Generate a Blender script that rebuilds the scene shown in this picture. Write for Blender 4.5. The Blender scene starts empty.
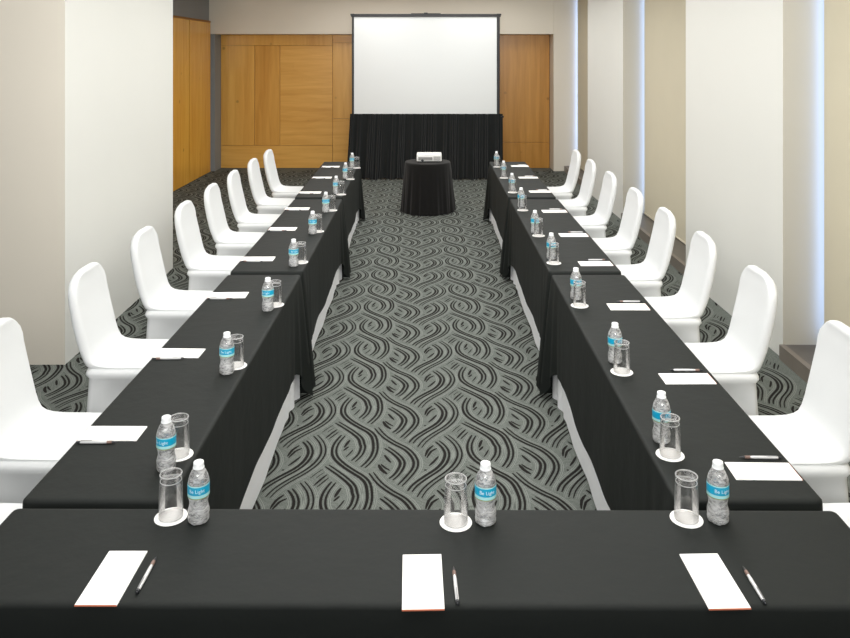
import bpy, bmesh, math, random
from mathutils import Vector, Matrix
random.seed(7)
C = bpy.context.scene.collection
PI = math.pi
R = math.radians

# ------------------------------------------------------------------ materials
def new_mat(name):
    m = bpy.data.materials.new(name); m.use_nodes = True
    nt = m.node_tree
    return m, nt, nt.nodes['Principled BSDF']

def lin(c):
    return tuple(((v/255)/12.92 if v/255 <= .04045 else (((v/255)+.055)/1.055)**2.4) for v in c) + (1,)

def mat(name, rgb, rough=.6, metal=0, noise=0, nscale=20, bump=0, bscale=200, sheen=0, spec=.5, emis=0, alpha=1):
    m, nt, b = new_mat(name)
    b.inputs['Base Color'].default_value = lin(rgb)
    b.inputs['Roughness'].default_value = rough
    b.inputs['Metallic'].default_value = metal
    b.inputs['Specular IOR Level'].default_value = spec
    if sheen:
        b.inputs['Sheen Weight'].default_value = sheen
        b.inputs['Sheen Roughness'].default_value = .6
    if emis:
        b.inputs['Emission Color'].default_value = lin(rgb)
        b.inputs['Emission Strength'].default_value = emis
    tc = nt.nodes.new('ShaderNodeTexCoord')
    if noise:
        n = nt.nodes.new('ShaderNodeTexNoise'); n.inputs['Scale'].default_value = nscale
        n.inputs['Detail'].default_value = 4
        nt.links.new(tc.outputs['Object'], n.inputs['Vector'])
        mx = nt.nodes.new('ShaderNodeMix'); mx.data_type = 'RGBA'
        c = lin(rgb)
        mx.inputs['A'].default_value = tuple(v*(1-noise) for v in c[:3])+(1,)
        mx.inputs['B'].default_value = tuple(min(1, v*(1+noise)) for v in c[:3])+(1,)
        nt.links.new(n.outputs['Fac'], mx.inputs['Factor'])
        nt.links.new(mx.outputs['Result'], b.inputs['Base Color'])
    if bump:
        n2 = nt.nodes.new('ShaderNodeTexNoise'); n2.inputs['Scale'].default_value = bscale
        n2.inputs['Detail'].default_value = 3
        nt.links.new(tc.outputs['Object'], n2.inputs['Vector'])
        bp = nt.nodes.new('ShaderNodeBump'); bp.inputs['Strength'].default_value = bump
        bp.inputs['Distance'].default_value = .01
        nt.links.new(n2.outputs['Fac'], bp.inputs['Height'])
        nt.links.new(bp.outputs['Normal'], b.inputs['Normal'])
    return m

def wood_mat(name, a, b_, horizontal=False, rough=.28, seed=0):
    m, nt, b = new_mat(name)
    tc = nt.nodes.new('ShaderNodeTexCoord')
    mp = nt.nodes.new('ShaderNodeMapping')
    mp.inputs['Location'].default_value = (seed, seed*1.7, seed*.6)
    mp.inputs['Scale'].default_value = (1.2, 1.2, 16) if horizontal else (14, 14, 1.0)
    nt.links.new(tc.outputs['Object'], mp.inputs['Vector'])
    n = nt.nodes.new('ShaderNodeTexNoise'); n.inputs['Scale'].default_value = 1
    n.inputs['Detail'].default_value = 6; n.inputs['Distortion'].default_value = .6
    nt.links.new(mp.outputs['Vector'], n.inputs['Vector'])
    # plank-to-plank tone and knots
    mp2 = nt.nodes.new('ShaderNodeMapping')
    mp2.inputs['Location'].default_value = (seed*2.3, seed, seed*1.1)
    mp2.inputs['Scale'].default_value = (.35, .35, 3.5) if horizontal else (4, 4, .25)
    nt.links.new(tc.outputs['Object'], mp2.inputs['Vector'])
    v = nt.nodes.new('ShaderNodeTexVoronoi'); v.inputs['Scale'].default_value = 1
    nt.links.new(mp2.outputs['Vector'], v.inputs['Vector'])
    kn = nt.nodes.new('ShaderNodeTexVoronoi'); kn.inputs['Scale'].default_value = 2.6
    nt.links.new(tc.outputs['Object'], kn.inputs['Vector'])
    kr = nt.nodes.new('ShaderNodeMapRange')
    kr.inputs['From Min'].default_value = .03; kr.inputs['From Max'].default_value = .1
    kr.inputs['To Min'].default_value = .6; kr.inputs['To Max'].default_value = 1
    nt.links.new(kn.outputs['Distance'], kr.inputs['Value'])
    mx = nt.nodes.new('ShaderNodeMix'); mx.data_type = 'RGBA'
    mx.inputs['A'].default_value = lin(a); mx.inputs['B'].default_value = lin(b_)
    add = nt.nodes.new('ShaderNodeMath'); add.operation = 'MULTIPLY_ADD'
    sep = nt.nodes.new('ShaderNodeSeparateColor')
    nt.links.new(v.outputs['Color'], sep.inputs['Color'])
    nt.links.new(sep.outputs['Red'], add.inputs[0]); add.inputs[1].default_value = .35
    s2 = nt.nodes.new('ShaderNodeMath'); s2.operation = 'MULTIPLY_ADD'
    nt.links.new(n.outputs['Fac'], s2.inputs[0]); s2.inputs[1].default_value = 1.6; s2.inputs[2].default_value = -.5
    nt.links.new(s2.outputs[0], add.inputs[2])
    nt.links.new(add.outputs[0], mx.inputs['Factor'])
    ml = nt.nodes.new('ShaderNodeMix'); ml.data_type = 'RGBA'; ml.blend_type = 'MULTIPLY'
    ml.inputs['Factor'].default_value = 1
    nt.links.new(mx.outputs['Result'], ml.inputs['A'])
    nt.links.new(kr.outputs['Result'], ml.inputs['B'])
    nt.links.new(ml.outputs['Result'], b.inputs['Base Color'])
    b.inputs['Roughness'].default_value = rough
    return m

def clear_mat(name, tint, edge, base=.05, streak=.3, lo=.5, hi=.68, nscale=60, pw=2.5, edgeamt=.8, spec=.9, zs=1):
    """thin clear plastic / glass: see-through and glossy, highlights painted in as white streaks and grazing edges"""
    m, nt, b = new_mat(name)
    nt.nodes.remove(b)
    N = nt.nodes.new; L = nt.links.new
    out = nt.nodes['Material Output']
    tr = N('ShaderNodeBsdfTransparent'); tr.inputs['Color'].default_value = tint
    df = N('ShaderNodeBsdfDiffuse'); df.inputs['Color'].default_value = edge
    tl = N('ShaderNodeBsdfTranslucent'); tl.inputs['Color'].default_value = edge
    gl = N('ShaderNodeBsdfGlossy'); gl.inputs['Roughness'].default_value = .08
    m0 = N('ShaderNodeMixShader'); m0.inputs[0].default_value = .5
    L(df.outputs[0], m0.inputs[1]); L(tl.outputs[0], m0.inputs[2])
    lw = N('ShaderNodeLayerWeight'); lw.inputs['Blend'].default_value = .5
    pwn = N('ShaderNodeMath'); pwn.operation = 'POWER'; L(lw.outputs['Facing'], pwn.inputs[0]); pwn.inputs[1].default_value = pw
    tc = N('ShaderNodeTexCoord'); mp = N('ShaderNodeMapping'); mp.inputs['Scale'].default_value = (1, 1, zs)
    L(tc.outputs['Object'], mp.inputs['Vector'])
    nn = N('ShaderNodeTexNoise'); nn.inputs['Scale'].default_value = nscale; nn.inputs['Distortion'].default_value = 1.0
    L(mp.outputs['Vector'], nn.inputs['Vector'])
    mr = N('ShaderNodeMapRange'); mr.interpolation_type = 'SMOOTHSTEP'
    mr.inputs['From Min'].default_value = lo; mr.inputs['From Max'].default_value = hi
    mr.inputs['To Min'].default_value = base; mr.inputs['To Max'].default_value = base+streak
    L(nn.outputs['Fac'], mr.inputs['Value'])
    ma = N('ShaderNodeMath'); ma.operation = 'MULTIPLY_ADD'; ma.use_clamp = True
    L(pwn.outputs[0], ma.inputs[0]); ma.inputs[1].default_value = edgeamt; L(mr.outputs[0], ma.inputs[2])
    m1 = N('ShaderNodeMixShader')
    L(ma.outputs[0], m1.inputs[0]); L(tr.outputs[0], m1.inputs[1]); L(m0.outputs[0], m1.inputs[2])
    fr = N('ShaderNodeFresnel'); fr.inputs['IOR'].default_value = 1.5
    fm = N('ShaderNodeMath'); fm.operation = 'MULTIPLY'; fm.inputs[1].default_value = spec
    L(fr.outputs[0], fm.inputs[0])
    m2 = N('ShaderNodeMixShader')
    L(fm.outputs[0], m2.inputs[0]); L(m1.outputs[0], m2.inputs[1]); L(gl.outputs[0], m2.inputs[2])
    L(m2.outputs[0], out.inputs['Surface'])
    return m

M = {}
M['plaster'] = mat('white_plaster', (225, 225, 219), .75, noise=.02, nscale=1.5, bump=.03, bscale=60)
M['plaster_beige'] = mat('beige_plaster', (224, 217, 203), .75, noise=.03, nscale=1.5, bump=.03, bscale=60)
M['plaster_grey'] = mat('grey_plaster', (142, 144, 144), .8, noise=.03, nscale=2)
M['plaster_shade'] = mat('shaded_plaster', (190, 186, 174), .75, noise=.03, nscale=1.5, bump=.03, bscale=60)  # white plaster with shade put into the colour, for camera-facing pier sides
M['ceiling'] = mat('ceiling_paint', (235, 233, 228), .9)
M['blind'] = mat('beige_blind_fabric', (210, 202, 179), .9, noise=.03, nscale=3, bump=.05, bscale=400)
M['sill'] = mat('grey_stone', (90, 85, 80), .35, noise=.25, nscale=8)
M['sill_edge'] = mat('grey_stone_edge', (122, 114, 105), .4, noise=.15, nscale=8)
M['frame_grey'] = mat('grey_aluminium', (150, 152, 155), .4, metal=.6)
M['pane'] = mat('backlit_pane', (178, 205, 255), .3, emis=2.5)
M['wood_v'] = wood_mat('oak_veneer_upright', (212, 154, 70), (236, 186, 98), seed=1)
M['wood_v2'] = wood_mat('oak_veneer_upright_dark', (202, 144, 62), (228, 174, 88), seed=5)
M['wood_v3'] = wood_mat('oak_veneer_amber', (176, 122, 48), (208, 152, 72), seed=12)
M['wood_h'] = wood_mat('oak_veneer_level', (214, 156, 72), (238, 188, 102), True, seed=3)
M['wood_side'] = wood_mat('oak_veneer_side', (216, 152, 50), (240, 184, 76), seed=9, rough=.2)
M['gap'] = mat('dark_joint', (150, 104, 46), .8)
M['black_cloth'] = mat('black_cloth', (15, 20, 17), .7, noise=.12, nscale=6, bump=.25, bscale=14, sheen=.0, spec=.36)
M['black_drape'] = mat('black_drape', (19, 22, 22), .9, noise=.15, nscale=5, sheen=.1, spec=.2)
M['round_cloth'] = mat('round_black_cloth', (17, 16, 15), .9, noise=.15, nscale=5, sheen=.08, spec=.15)
M['white_cloth'] = mat('white_cloth', (250, 251, 253), .85, bump=.05, bscale=60)
M['spandex'] = mat('white_spandex', (227, 229, 229), .6, noise=.01, nscale=3, bump=.02, bscale=30, spec=.25)
M['steel'] = mat('chrome_tube', (150, 150, 152), .3, metal=.9)
M['tabletop'] = mat('laminate', (176, 160, 138), .5)
M['table_leg'] = mat('brown_steel', (92, 78, 68), .45, metal=.4)
M['paper'] = mat('white_paper', (252, 250, 247), .8, spec=.2)
M['orange'] = mat('orange_strip', (222, 128, 96), .6)
M['print_grey'] = mat('grey_print', (188, 178, 176), .7)
M['print_red'] = mat('pale_red_print', (226, 176, 168), .7)
M['pen_white'] = mat('pen_silver_white', (222, 222, 222), .25, metal=.25)
M['pen_dark'] = mat('pen_dark', (40, 42, 46), .3)
M['pen_orange'] = mat('pen_orange', (128, 104, 94), .4)
M['cap'] = mat('white_cap', (240, 243, 244), .45)
M['label'] = mat('blue_label', (14, 160, 200), .35, noise=.15, nscale=30)
M['label_light'] = mat('pale_blue_label', (172, 226, 228), .35)
M['label_olive'] = mat('olive_line', (150, 160, 96), .4)
M['letter'] = mat('white_lettering', (225, 248, 255), .4)
M['screen'] = mat('projection_surface', (222, 225, 225), .8, spec=.2)
M['black_metal'] = mat('black_metal', (18, 18, 19), .4, metal=.3)
M['proj'] = mat('white_plastic', (240, 240, 238), .4)
M['proj_grey'] = mat('grey_port_panel', (140, 140, 138), .5)
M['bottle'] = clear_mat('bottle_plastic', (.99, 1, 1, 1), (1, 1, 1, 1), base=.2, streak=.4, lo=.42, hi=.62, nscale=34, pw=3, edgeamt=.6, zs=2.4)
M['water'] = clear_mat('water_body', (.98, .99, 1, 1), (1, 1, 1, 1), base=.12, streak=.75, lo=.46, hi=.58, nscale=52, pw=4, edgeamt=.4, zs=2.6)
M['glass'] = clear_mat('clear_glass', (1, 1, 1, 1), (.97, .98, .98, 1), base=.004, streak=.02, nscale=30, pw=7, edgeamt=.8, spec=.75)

# carpet pile: mottled grey with fine tonal lines
def carpet_mats():
    m, nt, b = new_mat('carpet_grey')
    tc = nt.nodes.new('ShaderNodeTexCoord')
    n = nt.nodes.new('ShaderNodeTexNoise'); n.inputs['Scale'].default_value = 170; n.inputs['Detail'].default_value = 2
    nt.links.new(tc.outputs['Object'], n.inputs['Vector'])
    n3 = nt.nodes.new('ShaderNodeTexNoise'); n3.inputs['Scale'].default_value = 5; n3.inputs['Detail'].default_value = 1
    nt.links.new(tc.outputs['Object'], n3.inputs['Vector'])
    ml = nt.nodes.new('ShaderNodeMath'); ml.operation = 'MULTIPLY'; ml.inputs[1].default_value = 90
    nt.links.new(n3.outputs['Fac'], ml.inputs[0])
    sn = nt.nodes.new('ShaderNodeMath'); sn.operation = 'SINE'; nt.links.new(ml.outputs[0], sn.inputs[0])
    ad = nt.nodes.new('ShaderNodeMath'); ad.operation = 'MULTIPLY_ADD'
    nt.links.new(sn.outputs[0], ad.inputs[0]); ad.inputs[1].default_value = .05
    nt.links.new(n.outputs['Fac'], ad.inputs[2])
    cr = nt.nodes.new('ShaderNodeValToRGB')
    cr.color_ramp.elements[0].position = .2; cr.color_ramp.elements[0].color = lin((80, 84, 80))
    cr.color_ramp.elements[1].position = .8; cr.color_ramp.elements[1].color = lin((126, 131, 125))
    nt.links.new(ad.outputs[0], cr.inputs['Fac']); nt.links.new(cr.outputs[0], b.inputs['Base Color'])
    b.inputs['Roughness'].default_value = .95; b.inputs['Specular IOR Level'].default_value = .1
    bp = nt.nodes.new('ShaderNodeBump'); bp.inputs['Strength'].default_value = .3; bp.inputs['Distance'].default_value = .004
    nt.links.new(n.outputs['Fac'], bp.inputs['Height']); nt.links.new(bp.outputs[0], b.inputs['Normal'])
    d = mat('carpet_dark_line', (36, 34, 32), .95, noise=.3, nscale=150, spec=.1)
    return m, d
M['carpet'], M['carpet_dark'] = carpet_mats()
M['carpet_mid'] = mat('carpet_pale_line', (134, 139, 133), .95, noise=.2, nscale=150, spec=.1)

# ------------------------------------------------------------------ builders
def link(name, me, parent=None, loc=None):
    o = bpy.data.objects.new(name, me); C.objects.link(o)
    if parent: o.parent = parent
    if loc: o.location = loc
    return o

def finish(name, bm, mats, parent=None, smooth=False, bevel=0, loc=None, angle=40):
    me = bpy.data.meshes.new(name)
    bmesh.ops.recalc_face_normals(bm, faces=bm.faces)
    bm.to_mesh(me); bm.free()
    if not isinstance(mats, (list, tuple)): mats = [mats]
    for m in mats: me.materials.append(m)
    if smooth:
        for p in me.polygons: p.use_smooth = True
    o = link(name, me, parent, loc)
    if smooth == 'angle':
        me.set_sharp_from_angle(angle=R(angle))
    if bevel:
        md = o.modifiers.new('bevel', 'BEVEL'); md.width = bevel; md.segments = 2; md.limit_method = 'ANGLE'
    return o

def box(bm, x0, x1, y0, y1, z0, z1, mi=0):
    v = [bm.verts.new(p) for p in ((x0,y0,z0),(x1,y0,z0),(x1,y1,z0),(x0,y1,z0),(x0,y0,z1),(x1,y0,z1),(x1,y1,z1),(x0,y1,z1))]
    for f in ((0,3,2,1),(4,5,6,7),(0,1,5,4),(1,2,6,5),(2,3,7,6),(3,0,4,7)):
        bm.faces.new([v[i] for i in f]).material_index = mi

def lathe(bm, prof, n=28, mi=0, cx=0, cy=0, midx=None, close_top=False, close_bottom=False):
    rings = []
    for r, z in prof:
        rings.append([bm.verts.new((cx+r*math.cos(2*PI*i/n), cy+r*math.sin(2*PI*i/n), z)) for i in range(n)])
    for k in range(len(rings)-1):
        for i in range(n):
            f = bm.faces.new((rings[k][i], rings[k][(i+1)%n], rings[k+1][(i+1)%n], rings[k+1][i]))
            f.material_index = midx[k] if midx else mi
    if close_top: bm.faces.new(rings[-1]).material_index = midx[-1] if midx else mi
    if close_bottom: bm.faces.new(rings[0][::-1]).material_index = midx[0] if midx else mi
    return rings

def tube(bm, pts, r, n=8, mi=0):
    pts = [Vector(p) for p in pts]; rings = []
    for i, p in enumerate(pts):
        d = (pts[min(i+1, len(pts)-1)] - pts[max(i-1, 0)]).normalized()
        u = d.cross(Vector((0,0,1)))
        if u.length < .01: u = d.cross(Vector((0,1,0)))
        u.normalize(); w = d.cross(u)
        rings.append([bm.verts.new(p + r*(math.cos(2*PI*k/n)*u + math.sin(2*PI*k/n)*w)) for k in range(n)])
    for a, b in zip(rings, rings[1:]):
        for k in range(n): bm.faces.new((a[k], a[(k+1)%n], b[(k+1)%n], b[k])).material_index = mi
    bm.faces.new(rings[0][::-1]).material_index = mi; bm.faces.new(rings[-1]).material_index = mi

def empty(name, loc=(0,0,0), rz=0):
    o = bpy.data.objects.new(name, None); C.objects.link(o)
    o.location = loc; o.rotation_euler = (0,0,rz); o.empty_display_size = .1
    return o

def tag(o, label=None, cat=None, group=None, kind=None):
    if label: o['label'] = label
    if cat: o['category'] = cat
    if group: o['group'] = group
    if kind: o['kind'] = kind
    return o

KIDS = {}
def kids(o):
    return [c for c in bpy.data.objects if c.parent == o]

def copy_tree(o, parent=None):
    c = o.copy(); C.objects.link(c)
    if parent: c.parent = parent
    for ch in kids(o): copy_tree(ch, c)
    return c

def struct(name, bm, m, parent=None, **k):
    o = finish(name, bm, m, parent, **k)
    if not parent: o['kind'] = 'structure'
    return o

# ------------------------------------------------------------------ carpet
CAM_H = 2.12
def px2floor(ox, cx, cy):
    px = ox + cx/10.625; py = 390 + cy/10.625
    y = 780*CAM_H/(py-54)
    return ((px-429.5)*y/780, y)
# strokes of one repeat of the carpet, traced as (trace sheet, points)
STROKES2 = [
 (320, [(330,85),(270,150),(245,215),(262,275),(330,335),(430,395),(520,445),(574,505),'down',(640,190),(620,260),(570,320),(520,360)], 1.1),
 (320, [(180,345),(280,405),(370,465),(430,520),'down',(512,160),(520,190),(495,250),(430,308)], 1.05),
 (380, [(10,20),(80,90),(180,150),(290,200),(360,260),(388,320),(370,380),(300,455),(235,515)], 1),
 (380, [(105,190),(180,235),(240,285),(260,330),(235,385),(195,430),(150,462)], 1.05),
 (380, [(590,135),(650,180),(685,240),(665,310),(600,375),(480,445),(380,510),(330,565)], 1.1),
 (380, [(675,85),(750,140),(795,200),(805,260),(770,330),(690,400),(560,480),(470,550),(420,615)], .8),
]
STROKES1 = [
 (320, [(388,132),(368,155),(348,182)], 1.3),
 (320, [(378,185),(360,198),(340,212)], 1.0),
 (320, [(418,215),(395,240),(366,264)], .7),
 (320, [(258,42),(215,70),(172,102)], 1.0),
 (320, [(275,62),(240,85),(200,112)], .7),
 (320, [(235,25),(205,40),(185,55)], .4),
 (380, [(95,262),(118,288),(142,312)], 1.2),
 (380, [(42,345),(65,380),(105,408)], 1.6),
 (380, [(65,338),(95,362),(132,380)], 1.0),
 (380, [(470,380),(478,382),(488,380)], 1.0),
 (380, [(545,182),(505,212),(485,255)], 1.2),
 (380, [(578,205),(535,225),(503,268)], 1.1),
 (380, [(592,275),(560,308),(524,337)], 1.1),
 (440, [(210,380),(172,408),(135,442)], .45),
]
def catmull(P, n=3):
    out = []
    for i in range(len(P)-1):
        p0 = P[max(i-1,0)]; p1 = P[i]; p2 = P[i+1]; p3 = P[min(i+2,len(P)-1)]
        for k in range(n):
            t = k/n
            out.append(tuple(.5*((2*b)+(-a+c)*t+(2*a-5*b+4*c-d)*t*t+(-a+3*b-3*c+d)*t**3) for a,b,c,d in zip(p0,p1,p2,p3)))
    out.append(P[-1]); return out
def build_floor():
    verts, faces, mi = [], [], []
    verts += [(-5.2,.2,0),(3.2,.2,0),(3.2,15,0),(-5.2,15,0)]; faces.append((0,1,2,3)); mi.append(0)
    PX, PY, SH = .725, .473, -.010
    def ribbon(line, w, mm):
        n = len(line); base = len(verts)
        for i, (x, y) in enumerate(line):
            a = line[max(i-1,0)]; b = line[min(i+1,n-1)]
            dx, dy = b[0]-a[0], b[1]-a[1]; L = math.hypot(dx, dy) or 1
            nx, ny = -dy/L, dx/L
            t = i/(n-1); ww = w*(.45+.75*math.sin(PI*min(1,max(0,.12+t*.8)))**.8)
            if i in (0, n-1): ww *= .7
            zz = .0012 if mm == 1 else .0006; verts.append((x+nx*ww, y+ny*ww, zz)); verts.append((x-nx*ww, y-ny*ww, zz))
        for i in range(n-1):
            faces.append((base+2*i, base+2*i+1, base+2*i+3, base+2*i+2)); mi.append(mm)
    def offset(line, d):
        out = []; n = len(line)
        for i,(x,y) in enumerate(line):
            a = line[max(i-1,0)]; b = line[min(i+1,n-1)]
            dx, dy = b[0]-a[0], b[1]-a[1]; L = math.hypot(dx,dy) or 1
            out.append((x-dy/L*d, y+dx/L*d))
        return out
    base = []
    for ox, pts, w in STROKES2:
        q, down = [], 0
        for p in pts:
            if p == 'down': down = 1; continue
            x, y = px2floor(ox, *p); q.append((x-SH*PY*down, y-PY*down))
        l = catmull(q, 3)
        base.append((offset(l, .0115), .0052*w, 1)); base.append((offset(l, -.0115), .0063*w, 1))
        for d in (.026, .035, -.027, -.036): base.append((offset(l, d), .0015, 2))
    for ox, pts, w in STROKES1:
        q = [px2floor(ox,*p) for p in pts]; cx = sum(p[0] for p in q)/len(q); cy = sum(p[1] for p in q)/len(q)
        base.append((catmull([(cx+(x-cx)*1.3, cy+(y-cy)*1.3) for x, y in q], 2), .0052*w, 1))
    for j in range(-7, 24):
        for i in range(-7, 6):
            for l, w, mm in base:
                q = [(x+i*PX+SH*j*PY, y+j*PY) for x, y in l]
                if any(x < -4.0 or x > 2.44 or y < .4 or y > 14.3 for x, y in q): continue
                ribbon(q, w, mm)
    me = bpy.data.meshes.new('floor'); me.from_pydata(verts, [], faces)
    me.materials.append(M['carpet']); me.materials.append(M['carpet_dark']); me.materials.append(M['carpet_mid'])
    me.polygons.foreach_set('material_index', mi)
    me.update()
    # faces up
    bm = bmesh.new(); bm.from_mesh(me)
    for f in bm.faces:
        if f.normal.z < 0: f.normal_flip()
    bm.to_mesh(me); bm.free()
    o = link('floor', me); o['kind'] = 'structure'
build_floor()

# ------------------------------------------------------------------ room shell
CEIL = 3.2
bm = bmesh.new(); box(bm, -5.2, 3.2, .2, 15, CEIL, CEIL+.1); struct('ceiling', bm, M['ceiling'])
# left: white pier in front, wood-panelled wall further back
def prism(bm, pts, z0, z1):
    a = [bm.verts.new((x, y, z0)) for x, y in pts]; b = [bm.verts.new((x, y, z1)) for x, y in pts]
    n = len(pts); bm.faces.new(a[::-1]); bm.faces.new(b)
    for i in range(n): bm.faces.new((a[i], a[(i+1)%n], b[(i+1)%n], b[i]))
bm = bmesh.new(); prism(bm, [(-5.2, 5.32), (-2.486, 5.32), (-2.54, 7.72), (-5.2, 7.72)], 0, CEIL)
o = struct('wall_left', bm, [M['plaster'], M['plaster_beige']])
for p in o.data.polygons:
    if abs(p.normal.y + 1) < .1: p.material_index = 1  # camera-facing side: warmer light on the same paint, put into its colour
bm = bmesh.new(); box(bm, -4.2, -3.98, 7.72, 14.75, 0, CEIL); WL = struct('wall_left_far', bm, M['plaster_grey'])
bm = bmesh.new()
y = 7.85
for k in range(4):
    pass
yy = [7.8, 8.95, 10.25, 11.5, 12.78, 14.02]
for k in range(5):
    bm = bmesh.new(); box(bm, -3.98, -3.93, yy[k]+.02, yy[k+1]-.02, .01, 2.68)
    finish('wood_panel', bm, M['wood_side'], WL, bevel=.003)
bm = bmesh.new(); box(bm, -3.98, -3.935, 7.8, 14.03, 2.68, 2.715); finish('panel_rail', bm, M['gap'], WL)
bm = bmesh.new(); box(bm, -3.985, -3.945, 7.8, 14.03, 0, 2.68); finish('panel_backing', bm, M['pen_dark'], WL)

# back wall: header over a recess lined with wood, pier at right
bm = bmesh.new(); box(bm, -4.2, 3.0, 14.62, 14.8, 0, CEIL); WB = struct('wall_back', bm, M['plaster_grey'])
bm = bmesh.new(); box(bm, -3.98, 2.24, 14.08, 14.62, 2.48, CEIL); struct('wall_back_header', bm, M['plaster_beige'])
bm = bmesh.new(); box(bm, 2.24, 3.0, 14.08, 14.62, 0, CEIL); struct('wall_back_pier', bm, M['plaster_beige'], bevel=.01)
def panel(x0, x1, z0, z1, m, name='wood_panel'):
    bm = bmesh.new(); box(bm, x0+.003, x1-.003, 14.5, 14.6, z0+.002, z1-.002)
    return finish(name, bm, m, WB, bevel=.002)
bm = bmesh.new(); box(bm, -3.88, 2.24, 14.54, 14.62, 0, 2.49); finish('panel_backing', bm, M['gap'], WB)
panel(-3.88, -3.25, .42, 2.28, M['wood_v']); panel(-3.25, -2.78, .42, 2.28, M['wood_v2']); panel(-2.78, -1.80, .42, 2.28, M['wood_h'])
panel(-3.88, -1.80, 0, .42, M['wood_h']); panel(-3.88, -1.80, 2.28, 2.48, M['wood_v'])
d = panel(-1.80, -.9, .92, 2.33, M['wood_v'], 'wood_panel'); panel(-1.80, -.9, 2.33, 2.48, M['wood_h']); panel(-1.80, -.9, 0, .92, M['wood_h'])
panel(-.9, .9, 0, 2.48, M['wood_h'])
panel(.9, 2.23, .48, 2.48, M['wood_v3']); panel(.9, 2.23, 0, .48, M['wood_v3'])
bm = bmesh.new(); box(bm, -4.0, -3.88, 14.1, 14.62, 0, 2.48); struct('trim_1', bm, M['plaster_grey'])

# right: piers with window bays between
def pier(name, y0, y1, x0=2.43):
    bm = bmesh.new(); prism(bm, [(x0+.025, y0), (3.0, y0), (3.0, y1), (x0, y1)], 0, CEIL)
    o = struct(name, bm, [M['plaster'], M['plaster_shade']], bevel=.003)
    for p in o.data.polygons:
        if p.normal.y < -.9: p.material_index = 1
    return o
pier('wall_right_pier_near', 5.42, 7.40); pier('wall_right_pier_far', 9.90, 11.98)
bm = bmesh.new(); box(bm, 3.0, 3.15, .2, 14.8, 0, CEIL); struct('wall_right', bm, M['plaster'])
BAYS = [(.3, 5.42, 2.71), (7.40, 9.90, 2.71), (11.98, 14.08, 2.66)]
for k, (y0, y1, xb) in enumerate(BAYS):
    bm = bmesh.new(); box(bm, xb+.10, xb+.12, y0+.02, y1-.002, .12, CEIL-.05)
    w = struct('window_%d' % (k+1), bm, M['pane'])
    bm = bmesh.new()
    nm = 3
    for i in range(nm+1):
        yy_ = y0+.02+(y1-y0-.06)*i/nm if i < nm else y1-.004
        if i < nm: box(bm, xb+.06, xb+.098, yy_, yy_+.05, .12, CEIL-.05)
    box(bm, xb+.06, xb+.098, y0+.02, y1-.002, .1, .15)
    finish('window_frame', bm, M['frame_grey'], w)
    bm = bmesh.new(); gap = .06
    n = 40
    ya, yb = y0+.02, y1-gap
    # roller blind, a gently rippled sheet with a bottom bar
    vs = []
    for i in range(n+1):
        t = i/n; yv = ya+(yb-ya)*t; xv = xb+.004*math.sin(t*9)
        vs.append((bm.verts.new((xv, yv, .118)), bm.verts.new((xv, yv, CEIL-.02))))
    for a, b in zip(vs, vs[1:]): bm.faces.new((a[0], b[0], b[1], a[1]))
    bl = finish('roller_blind', bm, M['blind'], None, smooth=True)
    tag(bl, ['beige roller blind in the window bay nearest the camera',
             'beige roller blind in the bay between the two white piers on the right',
             'narrow beige roller blind in the farthest bay beside the back wall'][k], 'blind')
    bm = bmesh.new(); tube(bm, [(xb, ya, .115), (xb, yb, .115)], .012); finish('bottom_bar', bm, M['blind'], bl, smooth=True)
    bm = bmesh.new(); tube(bm, [(xb+.01, ya, CEIL-.04), (xb+.01, yb, CEIL-.04)], .025, 12); finish('roller_tube', bm, M['blind'], bl, smooth=True)
    bm = bmesh.new(); box(bm, 2.47, 3.0, y0, y1, 0, .10)
    s = struct('trim_%d' % (k+2), bm, M['sill'])
    bm = bmesh.new(); box(bm, 2.43, 2.47, y0, y1, 0, .102); finish('sill_edge', bm, M['sill_edge'], s)

# ------------------------------------------------------------------ cloths
def rrect_loop(hx, hy, r, seg=5, step=.025):
    """points (x, y, nx, ny, dist to nearest corner) around a rounded rectangle"""
    pts = []
    cs = [(hx-r, hy-r, 0), (-(hx-r), hy-r, 90), (-(hx-r), -(hy-r), 180), (hx-r, -(hy-r), 270)]
    for ci, (cx, cy, a0) in enumerate(cs):
        for k in range(seg+1):
            a = R(a0 + 90*k/seg)
            pts.append((cx+r*math.cos(a), cy+r*math.sin(a), math.cos(a), math.sin(a), 0, ci))
        nx_, ny_, _ = cs[(ci+1)%4]
        a = R(a0+90); x0, y0 = cx+r*math.cos(a), cy+r*math.sin(a)
        x1, y1 = nx_+r*math.cos(a), ny_+r*math.sin(a)
        L = math.hypot(x1-x0, y1-y0); n = max(2, int(L/step))
        for k in range(1, n):
            t = k/n; d = min(t, 1-t)*L
            pts.append((x0+(x1-x0)*t, y0+(y1-y0)*t, math.cos(a), math.sin(a), d, ci if t < .5 else (ci+1)%4))
    return pts

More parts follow.
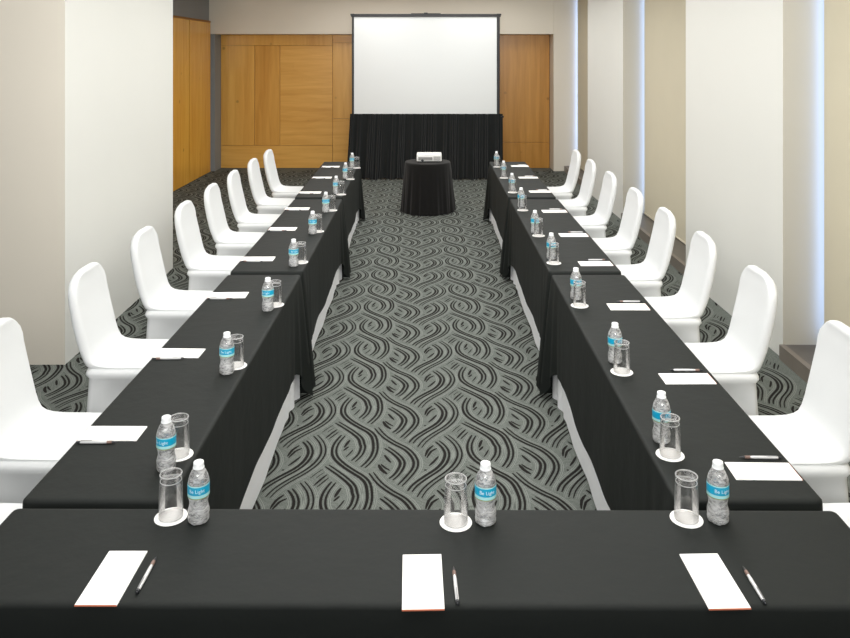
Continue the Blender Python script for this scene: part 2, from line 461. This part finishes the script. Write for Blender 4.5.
def cloth(name, hx, hy, top, hem, m, flare=.012, corner=.06, fold=.003, outer=0, endclamp=(None, None), seed=0, corner_w=.13, inset=0, hemjit=.01):
    rnd = random.Random(seed)
    ph = [rnd.uniform(0, 6.28) for _ in range(6)]
    P = rrect_loop(hx, hy, .022)
    bm = bmesh.new(); er = .012
    prof = [(0, 0), (.35, 0), (.7, 0), (1, 0)]
    rings = []
    # top surface rings (edge insets), then the rounded edge, then the drop
    for ins, dz in ((.02, 0), (.012, 0), (.006, -.0018), (.0015, -.006), (0, -.012)):
        rings.append([bm.verts.new((x-nx*ins, y-ny*ins, top+dz)) for x, y, nx, ny, d, ci in P])
    ns = 14
    s = 0; prev = P[-1]; S = []
    for p in P:
        s += math.hypot(p[0]-prev[0], p[1]-prev[1]); S.append(s); prev = p
    for k in range(1, ns+1):
        t = k/ns; ring = []
        for (x, y, nx, ny, d, ci), s in zip(P, S):
            c = math.exp(-(d/corner_w)**2)
            hz = hem + hemjit*(math.sin(s*5+ph[0]) + .6*math.sin(s*11+ph[1]))
            bottom = hz*(1-c) + .006*c
            z = (top-.012)*(1-t) + bottom*t
            f = fold*(math.sin(s*8+ph[2]+1.4*math.sin(s*2.3+ph[3])) + .35*math.sin(s*27+ph[4])*(1-.5*t))
            wr = .022*math.sin(d*46+.5)*math.exp(-(d/.22)**2)
            cc = .012 if outer*x > 0 else corner
            out = -inset*t + flare*t + cc*c*t**.8 + (f+wr*(.4 if outer*x > 0 else 1))*t
            e = 0 if ny > .5 else (1 if ny < -.5 else None)
            ox, oy = nx*out, ny*out
            if abs(nx) > .3 and c > 0: pass
            lim = endclamp[0] if y > 0 else endclamp[1]
            if lim is not None and abs(ny) > .1:
                oy = max(-lim, min(lim, oy))
            # corner folds lean both ways
            ring.append(bm.verts.new((x+ox, y+oy, z)))
        rings.append(ring)
    n = len(P)
    for a, b in zip(rings, rings[1:]):
        for i in range(n): bm.faces.new((a[i], a[(i+1)%n], b[(i+1)%n], b[i]))
    top_f = bm.faces.new(rings[0])
    o = finish(name, bm, m, None, smooth='angle', angle=50)
    for p in o.data.polygons:
        if len(p.vertices) > 8: p.use_smooth = False
    return o

def folding_table(name, hx, hy, h=.742):
    t = empty(name)
    bm = bmesh.new(); box(bm, -hx+.014, hx-.014, -hy+.014, hy-.014, h-.028, h); finish('tabletop', bm, M['tabletop'], t, bevel=.004)
    long_y = hy > hx
    for sx in (-1, 1):
        for sy in (-1, 1):
            bm = bmesh.new()
            if long_y: x, y = sx*(hx-.07), sy*(hy-.14)
            else: x, y = sx*(hx-.14), sy*(hy-.07)
            tube(bm, [(x, y, .012), (x, y, h-.028)], .014, 10)
            lathe(bm, [(.02, 0), (.02, .03)], 12, cx=x, cy=y, close_top=True, close_bottom=True)
            finish('leg', bm, M['table_leg'], t, smooth='angle')
    return t

TABLES = []
ord_f = ['nearest', 'middle', 'farthest']
for side, spec in (('left', [(-1.0265, 3.62, 0), (-1.0395, 6.14, R(.55)), (-1.0895, 8.70, R(1.25))]),
                   ('right', [(.984, 3.62, 0), (.984, 6.14, R(-.1)), (.986, 8.70, R(-.1))])):
    for k, (x, y, rz) in enumerate(spec):
        t = folding_table('folding_table', .2285, 1.228)
        t.location = (x, y, 0); t.rotation_euler.z = rz
        tag(t, 'long table under black and white cloths, %s in the %s row' % (ord_f[k], side), 'table', 'tables of the two long rows')
        u = cloth('table_undercloth', .2285-.006, 1.228-.006, .7455, .006, M['white_cloth'], flare=-.0, corner=.0, fold=.004, inset=.018, endclamp=(.004, .004), seed=k+11, hemjit=0)
        u.location = (x, y, 0); u.rotation_euler.z = rz
        tag(u, 'white cloth showing below the black cloth, %s table of the %s row' % (ord_f[k], side), 'tablecloth', 'white undercloths')
        c = cloth('tablecloth', .2285+.001, 1.228+.001, .75, .215+.02*(k == 0), M['black_cloth'], corner=.05, flare=.008,
                  endclamp=(.12 if k == 2 else .012, .006 if k == 0 else .010), seed=k+(30 if side == 'left' else 50), outer=-1 if side == 'left' else 1)
        c.location = (x, y, 0); c.rotation_euler.z = rz
        tag(c, 'black cloth hanging over the %s table of the %s row' % (ord_f[k], side), 'tablecloth', 'black tablecloths')
t = folding_table('folding_table', 1.238, .208)
t.location = (-.018, 2.145, 0); t.rotation_euler.z = -.005
tag(t, 'long folding table under black cloth across the front, nearest the camera', 'table')
c = cloth('tablecloth', 1.239, .209, .75, .2, M['black_cloth'], endclamp=(.006, .06), seed=77, corner=.012)
c.location = (-.018, 2.145, 0); c.rotation_euler.z = -.005
tag(c, 'wide black cloth over the front table in the foreground', 'tablecloth', 'black tablecloths')

# ------------------------------------------------------------------ chairs
def ring_pts(x0, x1, w, r, nc=5, nx=8, ny=8):
    r = max(.002, min(r, (x1-x0)/2-.0005, w-.0005)); out = []
    cor = [(x1-r, w-r, 0), (x0+r, w-r, 90), (x0+r, -w+r, 180), (x1-r, -w+r, 270)]
    for i, (cx, cy, a0) in enumerate(cor):
        for k in range(nc+1):
            a = R(a0+90*k/nc); out.append((cx+r*math.cos(a), cy+r*math.sin(a), None))
        c2 = cor[(i+1)%4]; a = R(a0+90)
        p, q = (cx+r*math.cos(a), cy+r*math.sin(a)), (c2[0]+r*math.cos(a), c2[1]+r*math.sin(a))
        n = 8
        for k in range(1, n):
            t = k/n; out.append((p[0]+(q[0]-p[0])*t, p[1]+(q[1]-p[1])*t, t))
    return out

def make_chair():
    root = empty('banquet_chair')
    bm = bmesh.new(); rings = []
    # stretched skirt from hem to seat edge
    zs = .425
    for k in range(8):
        t = k/7
        x0 = -.246+.022*t; x1 = .222-.016*t; w = .236-.019*t
        pts = ring_pts(x0, x1, w, .03)
        ring = []
        for x, y, m in pts:
            arch = (4*m*(1-m))**.7 if m is not None else 0
            hem = .012+.15*arch
            z = hem*(1-t)+zs*t
            pull = .06*arch*math.sin(PI*min(1, (1-t)*.9))
            cx, cy = x, y
            if m is not None:
                if abs(abs(y)-w) < 1e-4: cy = y-math.copysign(pull, y)
                else: cx = x-math.copysign(pull, x)
            ring.append(bm.verts.new((cx, cy, z)))
        rings.append(ring)
    XR = [(.47, -.238), (.52, -.260), (.57, -.280), (.62, -.296), (.70, -.316), (.80, -.334), (.90, -.345), (1.0, -.35)]
    def xr(z):
        for (a, xa), (b, xb_) in zip(XR, XR[1:]):
            if z <= b: return xa+(xb_-xa)*(z-a)/(b-a)
    spec = [(.447, -.239, .209, .2265, .035), (.460, -.238, .206, .222, .04), (.4695, -.236, .198, .214, .045), (.4755, -.234, .182, .205, .05),
            (.478, -.232, .15, .209, .05), (.479, -.232, .10, .208, .045), (.480, -.234, .03, .208, .04), (.481, -.240, -.07, .208, .035),
            (.486, -.246, -.135, .208, .035), (.495, -.250, -.176, .208, .03), (.511, -.257, -.203, .207, .026), (.54, -.268, -.220, .206, .024), (.58, -.284, -.232, .206, .025),
            (.62, -.296, -.241, .205, .025), (.70, None, .056, .205, .025), (.76, None, .053, .205, .025), (.81, None, .05, .204, .024), (.850, None, .05, .202, .024),
            (.885, None, .048, .190, .022), (.912, None, .046, .167, .022), (.932, None, .043, .141, .02), (.946, None, .037, .114, .018), (.954, None, .026, .088, .012), (.957, None, .012, .065, .006)]
    for z, x0, x1, w, r in spec:
        if x0 is None:
            x0 = xr(z)
            if z > .925: x0 += (z-.925)*.5
            x1 = x0+x1
        ring = []
        for x, y, m in ring_pts(x0, x1, w, r):
            # the stretched back bows slightly, the seat domes slightly
            zz = z
            if .47 < z < .5 and x > -.05: zz += .006*(1-(y/.22)**2)
            ring.append(bm.verts.new((x, y, zz)))
        rings.append(ring)
    n = len(rings[0])
    for a, b in zip(rings, rings[1:]):
        for i in range(n): bm.faces.new((a[i], a[(i+1)%n], b[(i+1)%n], b[i]))
    bm.faces.new(rings[-1])
    finish('stretch_cover', bm, M['spandex'], root, smooth='angle', angle=60)
    for sx in (-1, 1):
        for sy in (-1, 1):
            bm = bmesh.new()
            tube(bm, [(sx*.212-.014, sy*.214, .002), (sx*.185-.02, sy*.19, .44)], .010, 8)
            finish('leg', bm, M['steel'], root, smooth=True)
    bm = bmesh.new(); box(bm, -.21, .18, -.19, .19, .425, .455); finish('seat', bm, M['tabletop'], root, bevel=.01)
    return root

chair0 = make_chair()
nth = ['first', 'second', 'third', 'fourth', 'fifth', 'sixth', 'seventh', 'eighth', 'ninth']
LCH = [2.64, 3.36, 4.28, 5.20, 6.13, 6.97, 7.78, 8.66, 9.46]
LCX = [-1.55, -1.56, -1.56, -1.585, -1.605, -1.625, -1.635, -1.64, -1.635]
RCH = [2.64, 3.33, 4.22, 5.06, 5.86, 6.74, 7.68, 8.58, 9.42]
RCX = [1.465, 1.455, 1.462, 1.46, 1.455, 1.46, 1.462, 1.458, 1.455]
first = True
for side, YS, XS in (('left', LCH, LCX), ('right', RCH, RCX)):
    for k, (y, x) in enumerate(zip(YS, XS)):
        o = chair0 if first else copy_tree(chair0); first = False
        rz = random.Random(k*3+len(side)).uniform(-.02, .02) + (0 if side == 'left' else PI)
        o.location = (x, y, 0); o.rotation_euler.z = rz
        tag(o, 'chair in white stretch cover, %s from the camera along the %s side' % (nth[k], side), 'chair', 'white covered chairs along the %s row' % side)

# ------------------------------------------------------------------ bottle, glass, coaster, pad, pen
def make_bottle():
    root = empty('water_bottle')
    bm = bmesh.new()
    prof = [(.020, .0), (.028, .001), (.0305, .006), (.031, .014), (.0295, .020), (.031, .026), (.031, .034), (.0285, .043), (.0268, .052), (.0268, .060), (.0285, .068),
            (.0305, .076), (.0308, .079), (.0308, .113), (.0305, .118), (.029, .126), (.0258, .136), (.021, .146), (.016, .153), (.0135, .157), (.0128, .162)]
    rg = lathe(bm, prof, 32, close_bottom=True)
    # five petal foot and faint flutes
    for i, ring in enumerate(rg[:4]):
        for j, v in enumerate(ring):
            if i < 2: v.co.z += .002*(1+math.cos(5*2*PI*j/32))
    finish('body', bm, M['bottle'], root, smooth=True)
    bm = bmesh.new()
    lathe(bm, [(r-.0012, z+.001) for r, z in prof[1:16]], 28, close_bottom=True, close_top=True)
    finish('water', bm, M['water'], root, smooth='angle')
    bm = bmesh.new()
    lathe(bm, [(.0132, .155), (.0165, .1555), (.0165, .158), (.0150, .1585), (.0150, .170), (.0143, .173), (.0115, .1745)], 24, close_top=True)
    finish('cap', bm, M['cap'], root, smooth='angle', angle=50)
    bm = bmesh.new()
    lathe(bm, [(.0313, .077), (.0315, .0795), (.0316, .084), (.0316, .0885), (.0316, .1115), (.0313, .1145)], 32, midx=[2, 1, 1, 0, 1])
    lb = finish('label', bm, [M['label'], M['label_light'], M['label_olive']], root, smooth=True)
    cu = bpy.data.curves.new('lettering', 'FONT'); cu.body = 'Be Light'; cu.size = .0145; cu.align_x = 'CENTER'; cu.resolution_u = 3; cu.offset = .0
    tmp = bpy.data.objects.new('tmp', cu); C.objects.link(tmp)
    dg = bpy.context.evaluated_depsgraph_get(); me = bpy.data.meshes.new_from_object(tmp.evaluated_get(dg))
    bpy.data.objects.remove(tmp, do_unlink=True)
    for v in me.vertices:
        a = v.co.x/.0319; z = .0955+v.co.y
        v.co = Vector((.0321*math.sin(a), -.0321*math.cos(a), z))
    me.materials.clear(); me.materials.append(M['letter'])
    link('lettering', me, lb)
    return root

def make_glass():
    root = empty('drinking_glass')
    bm = bmesh.new()
    # upside-down tumbler: rim on the coaster, thick base in the air
    outer = [(.0350, 0), (.0350, .002), (.0345, .03), (.0335, .07), (.0322, .105), (.0318, .122), (.0308, .1275), (.028, .129)]
    inner = [(.026, .127), (.012, .124), (.0005, .1232)]
    lathe(bm, outer+inner, 36)
    finish('tumbler_wall', bm, M['glass'], root, smooth=True)
    bm = bmesh.new()
    lathe(bm, [(.0338, .001), (.0333, .03), (.0323, .07), (.0308, .104), (.029, .108), (.012, .1105), (.0005, .111)], 36)
    finish('tumbler_inside', bm, M['glass_inner'], root, smooth=True)
    for pn, r, z, t in (('base_edge', .0312, .1265, .0015), ('inner_edge', .0300, .1075, .0013), ('rim', .0343, .002, .0008)):
        bm = bmesh.new(); N = 36; rr = []
        for i in range(N):
            a = 2*PI*i/N
            rr.append([bm.verts.new(((r+t*math.cos(b))*math.cos(a), (r+t*math.cos(b))*math.sin(a), z+t*math.sin(b))) for b in [2*PI*k/6 for k in range(6)]])
        for i in range(N):
            for k in range(6): bm.faces.new((rr[i][k], rr[(i+1)%N][k], rr[(i+1)%N][(k+1)%6], rr[i][(k+1)%6]))
        finish(pn, bm, M['glass_rim'], root, smooth=True)
    return root
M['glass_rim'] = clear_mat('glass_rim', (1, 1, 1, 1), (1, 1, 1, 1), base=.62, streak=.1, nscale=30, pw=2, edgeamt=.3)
M['glass_inner'] = clear_mat('glass_inner', (1, 1, 1, 1), (.97, .98, .98, 1), base=.002, streak=.01, nscale=30, pw=8, edgeamt=.4, spec=.4)

def make_coaster():
    root = empty('paper_coaster')
    bm = bmesh.new(); N = 48
    lathe(bm, [(.0468, 0), (.0475, .0006), (.0470, .0016)], N, close_top=True, close_bottom=True)
    finish('disc', bm, M['paper'], root)
    bm = bmesh.new()
    for a0 in (25, 145, 265):
        for k in range(5):
            a = R(a0+k*9); r = .040
            x, y = r*math.cos(a), r*math.sin(a)
            lathe(bm, [(.0012, .0017), (.0012, .00185)], 6, cx=x, cy=y, close_top=True)
    finish('printed_mark', bm, M['print_red'], root)
    return root

def make_pad():
    root = empty('notepad')
    bm = bmesh.new(); box(bm, -.0525, .0525, -.108, .103, 0, .0035)
    finish('paper_stack', bm, M['paper'], root, bevel=.0004)
    bm = bmesh.new(); box(bm, -.0525, .0525, -.1088, -.1078, 0, .0036)
    finish('orange_edge', bm, M['orange'], root)
    bm = bmesh.new()
    for i, (x, w) in enumerate(((.022, .003), (.027, .003), (.032, .002), (.037, .003))):
        box(bm, x, x+w, .088, .092, .0035, .00362)
    box(bm, .022, .040, .083, .0845, .0035, .00362)
    finish('printed_mark', bm, M['print_grey'], root)
    return root

def make_pen():
    root = empty('ballpoint_pen')
    def seg(name, prof, m):
        bm = bmesh.new()
        rg = lathe(bm, prof, 14, close_top=True, close_bottom=True)
        bmesh.ops.rotate(bm, verts=bm.verts, cent=(0,0,0), matrix=Matrix.Rotation(R(-90), 3, 'X'))
        bmesh.ops.translate(bm, verts=bm.verts, vec=(0, 0, .0052))
        finish(name, bm, m, root, smooth='angle')
    seg('barrel', [(.0042, -.035), (.005, -.02), (.005, .012), (.0048, .050), (.0042, .058)], M['pen_white'])
    seg('grip', [(.0048, -.052), (.0051, -.045), (.0050, -.0352)], M['pen_orange'])
    seg('tip', [(.0006, -.072), (.0022, -.066), (.0042, -.0535)], M['pen_dark'])
    seg('button', [(.0046, .0585), (.0044, .066), (.0028, .0665), (.0028, .071)], M['pen_dark'])
    bm = bmesh.new(); box(bm, -.0013, .0013, .018, .056, .0104, .0116); box(bm, -.0013, .0013, .052, .056, .0075, .0104)
    finish('clip', bm, M['steel'], root)
    return root

TOP = .7503
# (x, y) on the table tops: bottle, coaster with glass, notepad, pen
LB = [(-.869,2.575),(-.870,3.35),(-.864,4.17),(-.878,5.04),(-.890,5.94),(-.899,6.76),(-.916,7.65),(-.924,8.58),(-.935,9.43)]
LG = [(-.856,2.665),(-.850,3.425),(-.842,4.257),(-.845,5.13),(-.862,6.02),(-.855,6.83),(-.862,7.60),(-.866,8.53),(-.874,9.37)]
RB = [(.821,2.761),(.825,3.469),(.819,4.362),(.814,5.213),(.807,5.97),(.820,6.98),(.828,7.83),(.829,8.73),(.823,9.58)]
RG = [(.822,2.665),(.828,3.36),(.817,4.245),(.815,5.11),(.822,5.88),(.818,6.84),(.824,7.72),(.822,8.62),(.822,9.46)]
LP = [(-1.139,2.812),(-1.142,3.567),(-1.138,4.423),(-1.140,5.207),(-1.145,6.10),(-1.166,6.894),(-1.175,7.70),(-1.186,8.63),(-1.195,9.465)]
RP = [(1.090,2.557),(1.082,3.286),(1.072,4.22),(1.08,5.09),(1.085,5.894),(1.083,6.785),(1.095,7.755),(1.09,8.632),(1.10,9.52)]
bot, gla, coa, pad, pen = make_bottle(), make_glass(), make_coaster(), make_pad(), make_pen()
used = set()
def put(proto, x, y, rz, z, label, cat, group):
    if proto.name in used: o = copy_tree(proto)
    else: o = proto; used.add(proto.name)
    o.location = (x, y, z); o.rotation_euler.z = rz
    return tag(o, label, cat, group)
rn = random.Random(3)
for side, B, G, P, sg in (('left', LB, LG, LP, -1), ('right', RB, RG, RP, 1)):
    for k in range(9):
        w = '%s from the camera along the %s table row' % (nth[k], side)
        put(bot, *B[k], rn.uniform(-.5, .5), TOP, 'small water bottle with blue label, '+w, 'bottle', 'water bottles on the side rows')
        put(coa, *G[k], rn.uniform(0, 3), TOP, 'round white paper coaster under a glass, '+w, 'coaster', 'coasters on the side rows')
        put(gla, *G[k], 0, TOP+.0019, 'upturned clear drinking glass, '+w, 'glass', 'glasses on the side rows')
        a = PI/2 if side == 'right' else -PI/2
        put(pad, *P[k], a+rn.uniform(-.03, .03), TOP, 'blank white notepad lying crosswise, '+w, 'notepad', 'notepads on the side rows')
        x, y = P[k]
        put(pen, x+sg*.03, y+(.082 if side == 'right' else -.07), a+PI*(k % 2 == 0)+rn.uniform(-.06, .06), TOP, 'slim ballpoint pen beside notepad, '+w, 'pen', 'pens on the side rows')
FR = [('left end', (-.678,2.291), (-.765,2.308), (-.828,2.042,0), (-.7415,2.045,PI)),
      ('middle', (.164,2.284), (.077,2.281), (-.018,2.027,R(1.4)), (.067,2.005,PI+R(2.5))),
      ('right end', (.847,2.291), (.757,2.298), (.738,2.03,R(1.5)), (.8345,2.006,PI))]
for where, b, g, p, q in FR:
    w = ' on the front table, ' + where
    put(bot, *b, 0.1, TOP, 'small water bottle with blue label'+w, 'bottle', 'water bottles on the front table')
    put(coa, *g, rn.uniform(0, 3), TOP, 'round white paper coaster under a glass'+w, 'coaster', 'coasters on the front table')
    put(gla, *g, 0, TOP+.0019, 'upturned clear drinking glass'+w, 'glass', 'glasses on the front table')
    put(pad, *p, TOP, 'blank white notepad pointing away from camera'+w, 'notepad', 'notepads on the front table')
    put(pen, *q, TOP, 'slim white and dark ballpoint pen right of notepad'+w, 'pen', 'pens on the front table')

# ------------------------------------------------------------------ projector on its round table
rt = empty('round_table', (-.025, 10.55, 0)); tag(rt, 'small round table hidden under floor-length black cloth, below the projector', 'table')
bm = bmesh.new(); lathe(bm, [(.29, .635), (.295, .64), (.295, .66), (.29, .663)], 40, close_top=True, close_bottom=True); finish('tabletop', bm, M['tabletop'], rt, smooth='angle')
bm = bmesh.new(); lathe(bm, [(.17, 0), (.17, .015), (.03, .04), (.025, .635)], 20, close_bottom=True, close_top=True); finish('pedestal', bm, M['table_leg'], rt, smooth='angle')
bm = bmesh.new(); N = 160; rings = []
prof = [(.20, .670), (.28, .670), (.298, .668), (.306, .662), (.310, .650)] + [(.310+.055*(k/12), .650-.642*(k/12)) for k in range(1, 13)]
for k, (r, z) in enumerate(prof):
    t = max(0, (k-4)/12); ring = []
    for i in range(N):
        a = 2*PI*i/N
        f = t*(.012*math.sin(14*a+1.2*math.sin(3*a)) + .006*math.sin(31*a+1) + .012*math.sin(3*a+.5))
        ring.append(bm.verts.new(((r+f)*math.cos(a), (r+f)*math.sin(a), z)))
    rings.append(ring)
for a, b in zip(rings, rings[1:]):
    for i in range(N): bm.faces.new((a[i], a[(i+1)%N], b[(i+1)%N], b[i]))
bm.faces.new(rings[0])
o = finish('tablecloth', bm, M['round_cloth'], None, smooth=True, loc=(-.025, 10.55, 0))
tag(o, 'round black cloth falling to the carpet under the projector', 'tablecloth')

pj = empty('projector', (-.005, 10.55, .6705)); tag(pj, 'white desktop projector standing on the round black table', 'projector')
bm = bmesh.new(); box(bm, -.168, .168, -.12, .12, .012, .108); finish('housing', bm, M['proj'], pj, bevel=.012)
bm = bmesh.new(); box(bm, -.145, .045, -.1235, -.119, .028, .070); finish('port_panel', bm, M['proj_grey'], pj)
bm = bmesh.new()
for i in range(6): box(bm, .058, .152, -.1235, -.119, .028+i*.009, .033+i*.009)
finish('vent', bm, M['proj_grey'], pj)
bm = bmesh.new(); tube(bm, [(-.09, -.128, .026), (-.09, -.118, .026)], .017, 16); finish('connector', bm, M['pen_dark'], pj)
for sx in (-1, 1):
    for sy in (-1, 1):
        bm = bmesh.new(); lathe(bm, [(.012, 0), (.012, .013)], 12, cx=sx*.14, cy=sy*.09, close_top=True, close_bottom=True); finish('foot', bm, M['pen_dark'], pj)
bm = bmesh.new(); tube(bm, [(-.07, .118, .06), (-.07, .135, .06)], .03, 20); finish('lens', bm, M['pen_dark'], pj)

# ------------------------------------------------------------------ projection screen
sc = empty('projection_screen', (-.062, 13.25, 0)); tag(sc, 'large white projection screen in a black frame with black pleated skirt', 'projection screen')
X0, X1, Z0, Z1 = -1.25, 1.25, 1.10, 2.815
bm = bmesh.new(); box(bm, X0+.025, X1-.04, -.004, .004, Z0, Z1-.06); finish('screen_surface', bm, M['screen'], sc)
bm = bmesh.new()
box(bm, X0-.005, X0+.03, -.02, .02, .3, Z1-.01); box(bm, X1-.045, X1+.005, -.02, .02, .3, Z1-.01)
box(bm, X0-.02, X1+.02, -.025, .025, Z1-.065, Z1-.015); box(bm, X0, X1, .006, .02, Z0-.03, Z0+.01)
box(bm, X0-.03, X0+.04, -.03, .03, Z1-.04, Z1-.012); box(bm, X1-.04, X1+.03, -.03, .03, Z1-.04, Z1-.012)
box(bm, -.25, .25, -.022, .022, Z1-.02, Z1-.004); box(bm, -.03, .03, -.022, .022, Z1-.01, Z1+.008)
finish('frame', bm, M['black_metal'], sc, bevel=.004)
for s, xx in ((-1, X0+.01), (1, X1-.02)):
    bm = bmesh.new(); box(bm, xx-.02, xx+.02, -.02, .02, .02, .5); box(bm, xx-.02, xx+.02, -.02, .35, 0, .035)
    finish('leg', bm, M['black_metal'], sc, bevel=.003)
bm = bmesh.new(); n = 420; rows = []
for j in range(9):
    t = j/8; z = 1.108*(1-t)+.012*t; row = []
    for i in range(n+1):
        u = i/n; x = (X0-.03-.06*t) + (X1+.05-X0+.03+.06*t)*u
        amp = .016+.022*t
        ph = u*2*PI*24+2.2*math.sin(u*37)+.9*math.sin(u*91)
        y = -.06-.03*t+amp*math.sin(ph)
        row.append(bm.verts.new((x, y, z+(.012*math.sin(u*60) if j == 8 else 0))))
    rows.append(row)
for a, b in zip(rows, rows[1:]):
    for i in range(n): bm.faces.new((a[i], a[i+1], b[i+1], b[i]))
finish('skirt', bm, M['black_drape'], sc, smooth=True)
bm = bmesh.new(); tube(bm, [(X1+.045, -.09, 1.06), (X1+.045, -.03, 1.06)], .022, 12); finish('knob', bm, M['black_metal'], sc)

# ------------------------------------------------------------------ light
def area(name, loc, rot, sx, sy, power, col=(1, 1, 1)):
    l = bpy.data.lights.new(name, 'AREA'); l.shape = 'RECTANGLE'; l.size = sx; l.size_y = sy; l.energy = power; l.color = col
    o = bpy.data.objects.new(name, l); C.objects.link(o); o.location = loc; o.rotation_euler = rot
    return o
for k, y in enumerate((2.6, 4.9, 7.3, 9.7, 12.2)):
    for x in (-1.0, .95):
        area('ceiling_lamp', (x, y, CEIL-.03), (0, 0, 0), 1.5, 2.2, 32, (1, .99, .975))
fl = area('fill_lamp', (0, -1.2, 2.75), (R(93), 0, 0), 3.0, .8, 85, (1, .985, .96)); fl.data.spread = R(78)
area('front_fill', (0, .9, 3.1), (R(30), 0, 0), 3.0, 1.0, 30, (1, .99, .97))  # added fill light over the near end, not a fixture of the room
w = bpy.data.worlds.new('world'); bpy.context.scene.world = w; w.use_nodes = True
w.node_tree.nodes['Background'].inputs[0].default_value = (.95, .97, 1, 1)
w.node_tree.nodes['Background'].inputs[1].default_value = .4

# ------------------------------------------------------------------ camera
cam = bpy.data.cameras.new('camera'); co = bpy.data.objects.new('camera', cam); C.objects.link(co)
co.location = (0, 0, CAM_H); co.rotation_euler = (R(90), 0, 0)
cam.sensor_width = 36; cam.lens = 780/850*36
cam.shift_x = -4.5/850; cam.shift_y = -265/850
cam.clip_start = .05; cam.clip_end = 60
bpy.context.scene.camera = co
vs = bpy.context.scene.view_settings
vs.view_transform = 'Standard'; vs.look = 'None'; vs.exposure = 0; vs.gamma = 1
bpy.context.scene.cycles.max_bounces = 10
bpy.context.scene.cycles.transparent_max_bounces = 24
